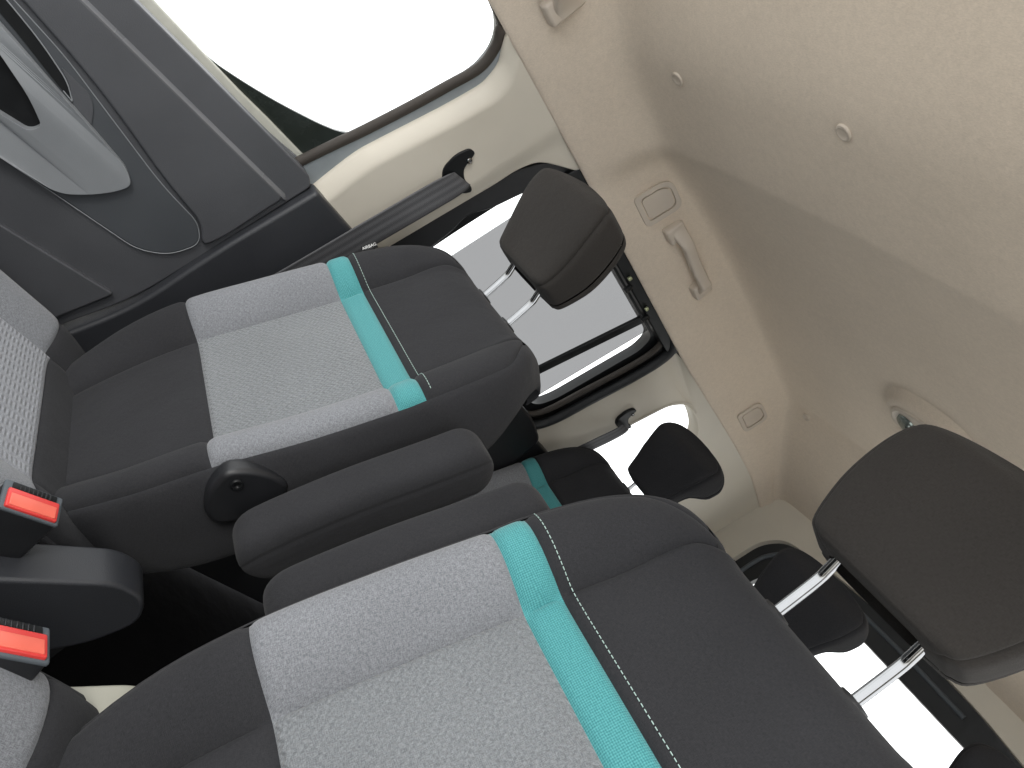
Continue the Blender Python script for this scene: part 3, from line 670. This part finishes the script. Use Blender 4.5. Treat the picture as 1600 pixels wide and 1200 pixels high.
def strap(name, pts, wdir, w, parent, n=40, mat='belt'):
    rows = []
    for t in np.linspace(0, len(pts) - 1, n):
        c = spline(pts, t); d = np.array(spline(wdir, t * (len(wdir) - 1) / (len(pts) - 1))); d = d / np.linalg.norm(d)
        rows.append([c + d * (u * w * (.78 + .22 * min(1, t / 1.6))) + np.array([.0003 * math.sin(u * 9), 0, 0]) for u in np.linspace(-.5, .5, 13)])
    o = grid(name, rows, mat, parent, angle=80); s = o.modifiers.new('solid', 'SOLIDIFY'); s.thickness = .0016; return o
strap('webbing', [(-1.3545, .718, .132), (-1.350, .715, .115), (-1.3515, .705, .05), (-1.3555, .685, -.08), (-1.359, .667, -.20), (-1.364, .639, -.38), (-1.369, .60, -.62)], [(.12, 1, .28), (.1, 1, .2), (0, 1, .1), (0, 1, .1)], .058, b1)

# ================================================================== sliding door with its window
sd = thing('sliding_door', 'black framed sliding rear door with grey tinted window', 'door', (-1.42, 1.15, -.95))
hole = fillet([(.850, -.075), (.846, .05), (.848, .20), (.856, .312), (1.20, .316), (1.465, .316), (1.487, .27), (1.485, .0), (1.470, -.055), (1.38, -.082)], [.05, .1, .1, .03, .1, .03, .05, .05, .04, .04], 5)
plate('door_frame', [(.76, -.35), (.76, .43), (1.66, .43), (1.66, -.35)], [hole], side(-.045), .035, 'gloss', sd)
plate('door_card', fillet([(.76, -.98), (.76, -.085), (.80, -.078), (1.44, -.085), (1.53, -.11), (1.53, -.98)], [0, .01, .01, .02, .03, 0]), [], flat(-1.378), .045, 'blackp', sd, bevel=(.012, 4))
plate('frame_trim', fillet([(.775, -.09), (.785, .10), (.790, .24), (.82, .315), (.86, .345), (.90, .335), (.862, .30), (.845, .20), (.838, .15), (.818, .10), (.832, .05), (.838, -.02), (.836, -.09)], .02, 4), [], side(-.028), .03, 'blackp', sd, bevel=(.005, 3))
plate('roof_rail', [(.86, .318), (1.54, .322), (1.54, .375), (.86, .375)], [], side(-.012), .03, 'gloss', sd, bevel=(.004, 2))
for y in (1.225, 1.345):
    rbox('rail_clip', (wt(.318) - .002, y, .314), (.012, .012, .022), .002, 'gloss', sd); rbox('rail_mark', (wt(.335) - .006, y - .022, .330), (.008, .010, .010), .002, 'brass', sd)
plate('clear_pane', [(.835, -.095), (.904, -.095), (.903, .35), (.835, .35)], [], side(-.060), .004, 'clear', sd)
tp = plate('tinted_pane', [(.9045, -.095), (1.4525, -.095), (1.4475, .36), (.9035, .36)], [], side(-.060), .004, 'tint', sd)
plate('clear_pane', [(1.453, -.095), (1.50, -.095), (1.50, .36), (1.448, .36)], [], side(-.060), .004, 'clear', sd)
plate('window_bar', [(1.337, -.09), (1.362, -.09), (1.410, .345), (1.385, .345)], [], side(-.050), .012, 'gloss', sd, bevel=(.003, 2))
# seals round the rear of the opening
def edge(off, pts): return [(wt(z) + off, y, z) for y, z in pts]
C1 = [(1.42, -.105), (1.47, -.085), (1.493, -.03), (1.500, .08), (1.507, .20), (1.505, .28), (1.485, .328), (1.44, .345)]
tube('window_seal', edge(-.030, C1), .009, 'weather', sd, 12, dens=50)
C2 = [(1.44, -.135), (1.50, -.105), (1.528, -.04), (1.534, .08), (1.540, .20), (1.538, .29), (1.52, .34), (1.47, .362)]
tube('opening_seal', edge(-.018, C2), .014, 'rubber', sd, 12, dens=50)

# ================================================================== quarter trim, rear belt, tailgate
qt = thing('quarter_trim', 'pale green-beige rear quarter trim with small white window', 'trim', (-1.42, 2.0, -1.0), 'pillar trims')
qh = fillet([(1.700, -.048), (1.705, .15), (1.712, .255), (1.752, .302), (1.83, .305), (1.915, .288), (2.00, .215), (2.164, .03), (2.18, -.05)], [.03, .05, .05, .03, .05, .05, .1, .05, .03], 5)
qo = fillet([(1.540, -.16), (1.556, .08), (1.562, .20), (1.558, .30), (1.535, .345), (1.73, .372), (2.06, .400), (2.30, .40), (2.60, .36), (2.60, -.16)], [.005, .1, .05, .05, .03, .1, .1, .1, 0, 0], 5)
plate('quarter_panel', qo, [qh], lambda y, z, d: (wt(z) - d - .028 * ss(1.59, 1.54, y), y, z), .05, 'beige', qt)
# rounded reveal of the little window
rows = []
qd = [np.array(p) for p in dense(qh, 2)]; qc = np.array((1.90, .12))
for k, (g, dd) in enumerate(((.010, -.0005), (.003, .003), (-.001, .010), (-.003, .030), (-.004, .055))):
    rows.append([(wt(p[1]) - dd + .001, *(p + (p - qc) / np.linalg.norm(p - qc) * g)) for p in qd])
grid('window_reveal', rows, 'beige', qt, close_u=True)
plate('quarter_glass', grow(qh, .02), [], side(-.058), .004, 'clear', qt)
plate('kick_panel', [(1.50, -1.0), (2.6, -1.0), (2.6, -.118), (1.50, -.118)], [], flat(-1.385), .05, 'blackp', qt, bevel=(.01, 3))
b2 = dring('dark rear seat belt on the trim beside the rear quarter window', 1.672, .118, .85, 'seat belts')
strap('webbing', [(-1.352, 1.680, .110), (-1.348, 1.672, .08), (-1.352, 1.65, .0), (-1.358, 1.62, -.10), (-1.36, 1.56, -.25), (-1.365, 1.50, -.50)], [(.1, 1, .2), (0, 1, .1), (0, 1, .1)], .045, b2)

TY = 2.55
tgf = lambda x, z, d: (x, TY + d - .10 * (z - .1), z)
tg = thing('tailgate', 'black framed tailgate with white rear window behind the rear headrests', 'tailgate', (XC, TY, -.9))
def arch(d):
    L = [(-1.27 - d, -.35), (-1.25 - d, .10), (-1.228 - d, .26 + d), (-1.165, .332 + d), (-1.0, .365 + d), (-.8, .388 + d)]
    return fillet(L + [(2 * XC - x, z) for x, z in L[::-1]], [.02, .05, .06, .06, .1, .1, .1, .1, .06, .06, .05, .02], 6)
tgo = arch(0)
tgi = fillet([(-1.165, -.20), (-1.145, .17), (-1.06, .285), (2 * XC + 1.06, .285), (2 * XC + 1.145, .17), (2 * XC + 1.165, -.20)], [.04, .06, .05, .05, .06, .04], 6)
plate('tailgate_frame', tgo, [tgi], tgf, .03, 'rubber', tg)
tube('frame_ridge', [tgf(x, z, -.004) for x, z in ((-1.21, -.2), (-1.195, .15), (-1.165, .26), (-1.10, .312), (-1.0, .330), (-.8, .342), (XC, .345), (-.45, .342))], .008, 'seal_grey', tg, 10, dens=60)
plate('tailgate_glass', grow(tgi, .015), [], lambda x, z, d: tgf(x, z, d + .02), .004, 'clear', tg)
tube('tailgate_seal', [tgf(x, z, -.012) for x, z in ((-1.268, -.3), (-1.250, .10), (-1.230, .262), (-1.165, .336), (-1.0, .369), (-.8, .392), (XC, .396), (-.45, .391))], .010, 'rubber', tg, 10, dens=70)
rs = plate('rear_surround', [(-1.36, -1.0), (-1.36, .47), (2 * XC + 1.36, .47), (2 * XC + 1.36, -1.0)], [arch(-.006)],
           lambda x, z, d: (x, TY + d - .035 - .10 * (z - .1), z), .03, 'beige')
tag(rs, kind='structure')
plate('tailgate_panel', [(-1.30, -1.0), (2 * XC + 1.30, -1.0), (2 * XC + 1.30, -.33), (-1.30, -.33)], [], lambda x, z, d: (x, TY + d - .03, z), .03, 'blackp', tg)

# ================================================================== the viewer's side of the cabin (closes the room behind the near seat)
mir = lambda off: (lambda y, z, d: (2 * XC - wt(z) - off + d, y, z))
nw = plate('side_wall', [(-.55, -1.0), (2.60, -1.0), (2.60, .40), (.60, .40), (.60, -.14), (-.55, -.14)], [fillet([(.74, -.13), (.74, .33), (1.53, .33), (1.53, -.13)], .05, 5), fillet([(1.64, -.13), (1.64, .31), (2.1, .31), (2.45, -.13)], .04, 5)], mir(0), .05, 'beige')
tag(nw, kind='structure')
db = rbox('dashboard', (XC, -.62, -.62), (1.56, .36, .72), .06, 'blackp'); tag(db, kind='structure')
# ================================================================== fittings on the headliner
def side_head(y, z):  # x of the felt on the side band
    sec = np.array(head_section(y)[:20]); return float(np.interp(z, sec[:, 2], sec[:, 0]))
def flap(label, y0, z0, wy, wz, group):
    def f3(off):
        return lambda y, z, d: (side_head(y, z) + off - d, y, z)
    t = thing('hook_cover', label, 'hook cover', (side_head(y0, z0), y0, z0), group)
    o = fillet([(y0 - wy, z0 - wz), (y0 - wy, z0 + wz), (y0 + wy, z0 + wz), (y0 + wy, z0 - wz)], [.014, .030, .030, .018], 6)
    i = fillet([(y0 - wy * .74, z0 - wz * .76), (y0 - wy * .74, z0 + wz * .8), (y0 + wy * .74, z0 + wz * .8), (y0 + wy * .74, z0 - wz * .76)], [.012, .024, .024, .014], 6)
    plate('cover_frame', o, [i], f3(.0055), .010, 'beige2', t)
    i2 = fillet([(y0 - wy * .66, z0 - wz * .68), (y0 - wy * .66, z0 + wz * .73), (y0 + wy * .66, z0 + wz * .73), (y0 + wy * .66, z0 - wz * .68)], [.012, .024, .024, .014], 6)
    fp = plate('flap', i2, [], f3(.0045), .008, 'beige2', t)
    for k in (-1, 0, 1): rbox('hinge', (side_head(y0 - wy * .8, z0 + k * wz * .2) + .004, y0 - wy * .76, z0 + .006 + k * wz * .24), (.003, .007, .009), .001, 'beige2', fp, None, 1)
flap('beige rounded hook cover in the headliner beside the front grab handle', 1.042, .462, .047, .046, 'hook covers on the headliner side')
flap('beige rounded hook cover near the rear quarter window', 1.965, .452, .050, .043, 'hook covers on the headliner side')
def grab(label, y0, y1, z0, group, big=1.0):
    t = thing('grab_handle', label, 'handle', (side_head(y0, z0), y0, z0), group)
    xw = lambda y, z: side_head(y, z)
    rows = []; pth = []
    for u in np.linspace(0, 1, 36):
        y = y0 + (y1 - y0) * u; k = ss(0, .22, u) * ss(1, .78, u)
        z = z0 + .012 - .006 * math.sin(math.pi * u)
        x = xw(y, z) + .002 + .040 * k; a = (.021 - .006 * k) * big; b = .018 - .0065 * k
        rows.append([(x + b * math.copysign(abs(math.cos(q)) ** .6, math.cos(q)), y, z + a * math.copysign(abs(math.sin(q)) ** .6, math.sin(q))) for q in np.linspace(0, 2 * math.pi, 20, endpoint=False)])
    g = grid('grip', rows, 'beige2', t, close_u=True, caps=True, angle=60)
    for yy in (y0, y1):
        s = 1 if yy == y0 else -1
        rbox('handle_foot', (xw(yy, z0) + .008, yy + s * .016, z0 + .006), (.030, .044, .050 * big), .007, 'beige2', t)
grab('beige grab handle on the headliner above the sliding door window', 1.125, 1.365, .463, 'grab handles')
grab('beige front handle on the headliner cut off by the top picture edge', .30, .545, .440, 'grab handles', 1.5)
# dome lamp in its moulded boss
dl = thing('dome_lamp', 'small dome lamp with clear lens in the headliner above the large headrest', 'lamp', (-.70, 1.52, .575))
def boss(rx, ry, h, cx_, cy_):
    return [(rx, ry, h)]
lc = np.array((-.705, 1.545))
def lring(prof, c=lc, n=40, tz=None):
    rows = []
    for ax, ay, h in prof:
        rows.append([(c[0] + ax * math.copysign(abs(math.cos(a)) ** .8, math.cos(a)), c[1] + ay * math.sin(a), (roof_pt(c[0] + ax * math.cos(a), c[1] + ay * math.sin(a)) if tz is None else tz) - h) for a in np.linspace(0, 2 * math.pi, n, endpoint=False)])
    return rows
grid('lamp_boss', lring([(.135, .125, -.002), (.125, .112, .004), (.117, .100, .016), (.112, .092, .020), (.09, .07, .021), (.02, .02, .021)]), 'headliner', dl, close_u=True, caps=True)
bz = grid('lamp_bezel', lring([(.100, .070, .018), (.098, .068, .024), (.092, .062, .026), (.088, .058, .024), (.03, .02, .024)]), 'beige2', dl, close_u=True, caps=True)
for k, mt_ in ((-1, 'lens'), (1, 'lens')):
    grid('lamp_lens', lring([(.026, .036, .024), (.025, .034, .028), (.018, .026, .030), (.004, .006, .031)], lc + np.array((k * .052, 0))), mt_, bz, close_u=True, caps=True)
grid('lamp_switch', lring([(.013, .022, .023), (.012, .020, .030), (.008, .014, .032), (.002, .003, .032)], lc), 'amber', bz, close_u=True, caps=True)
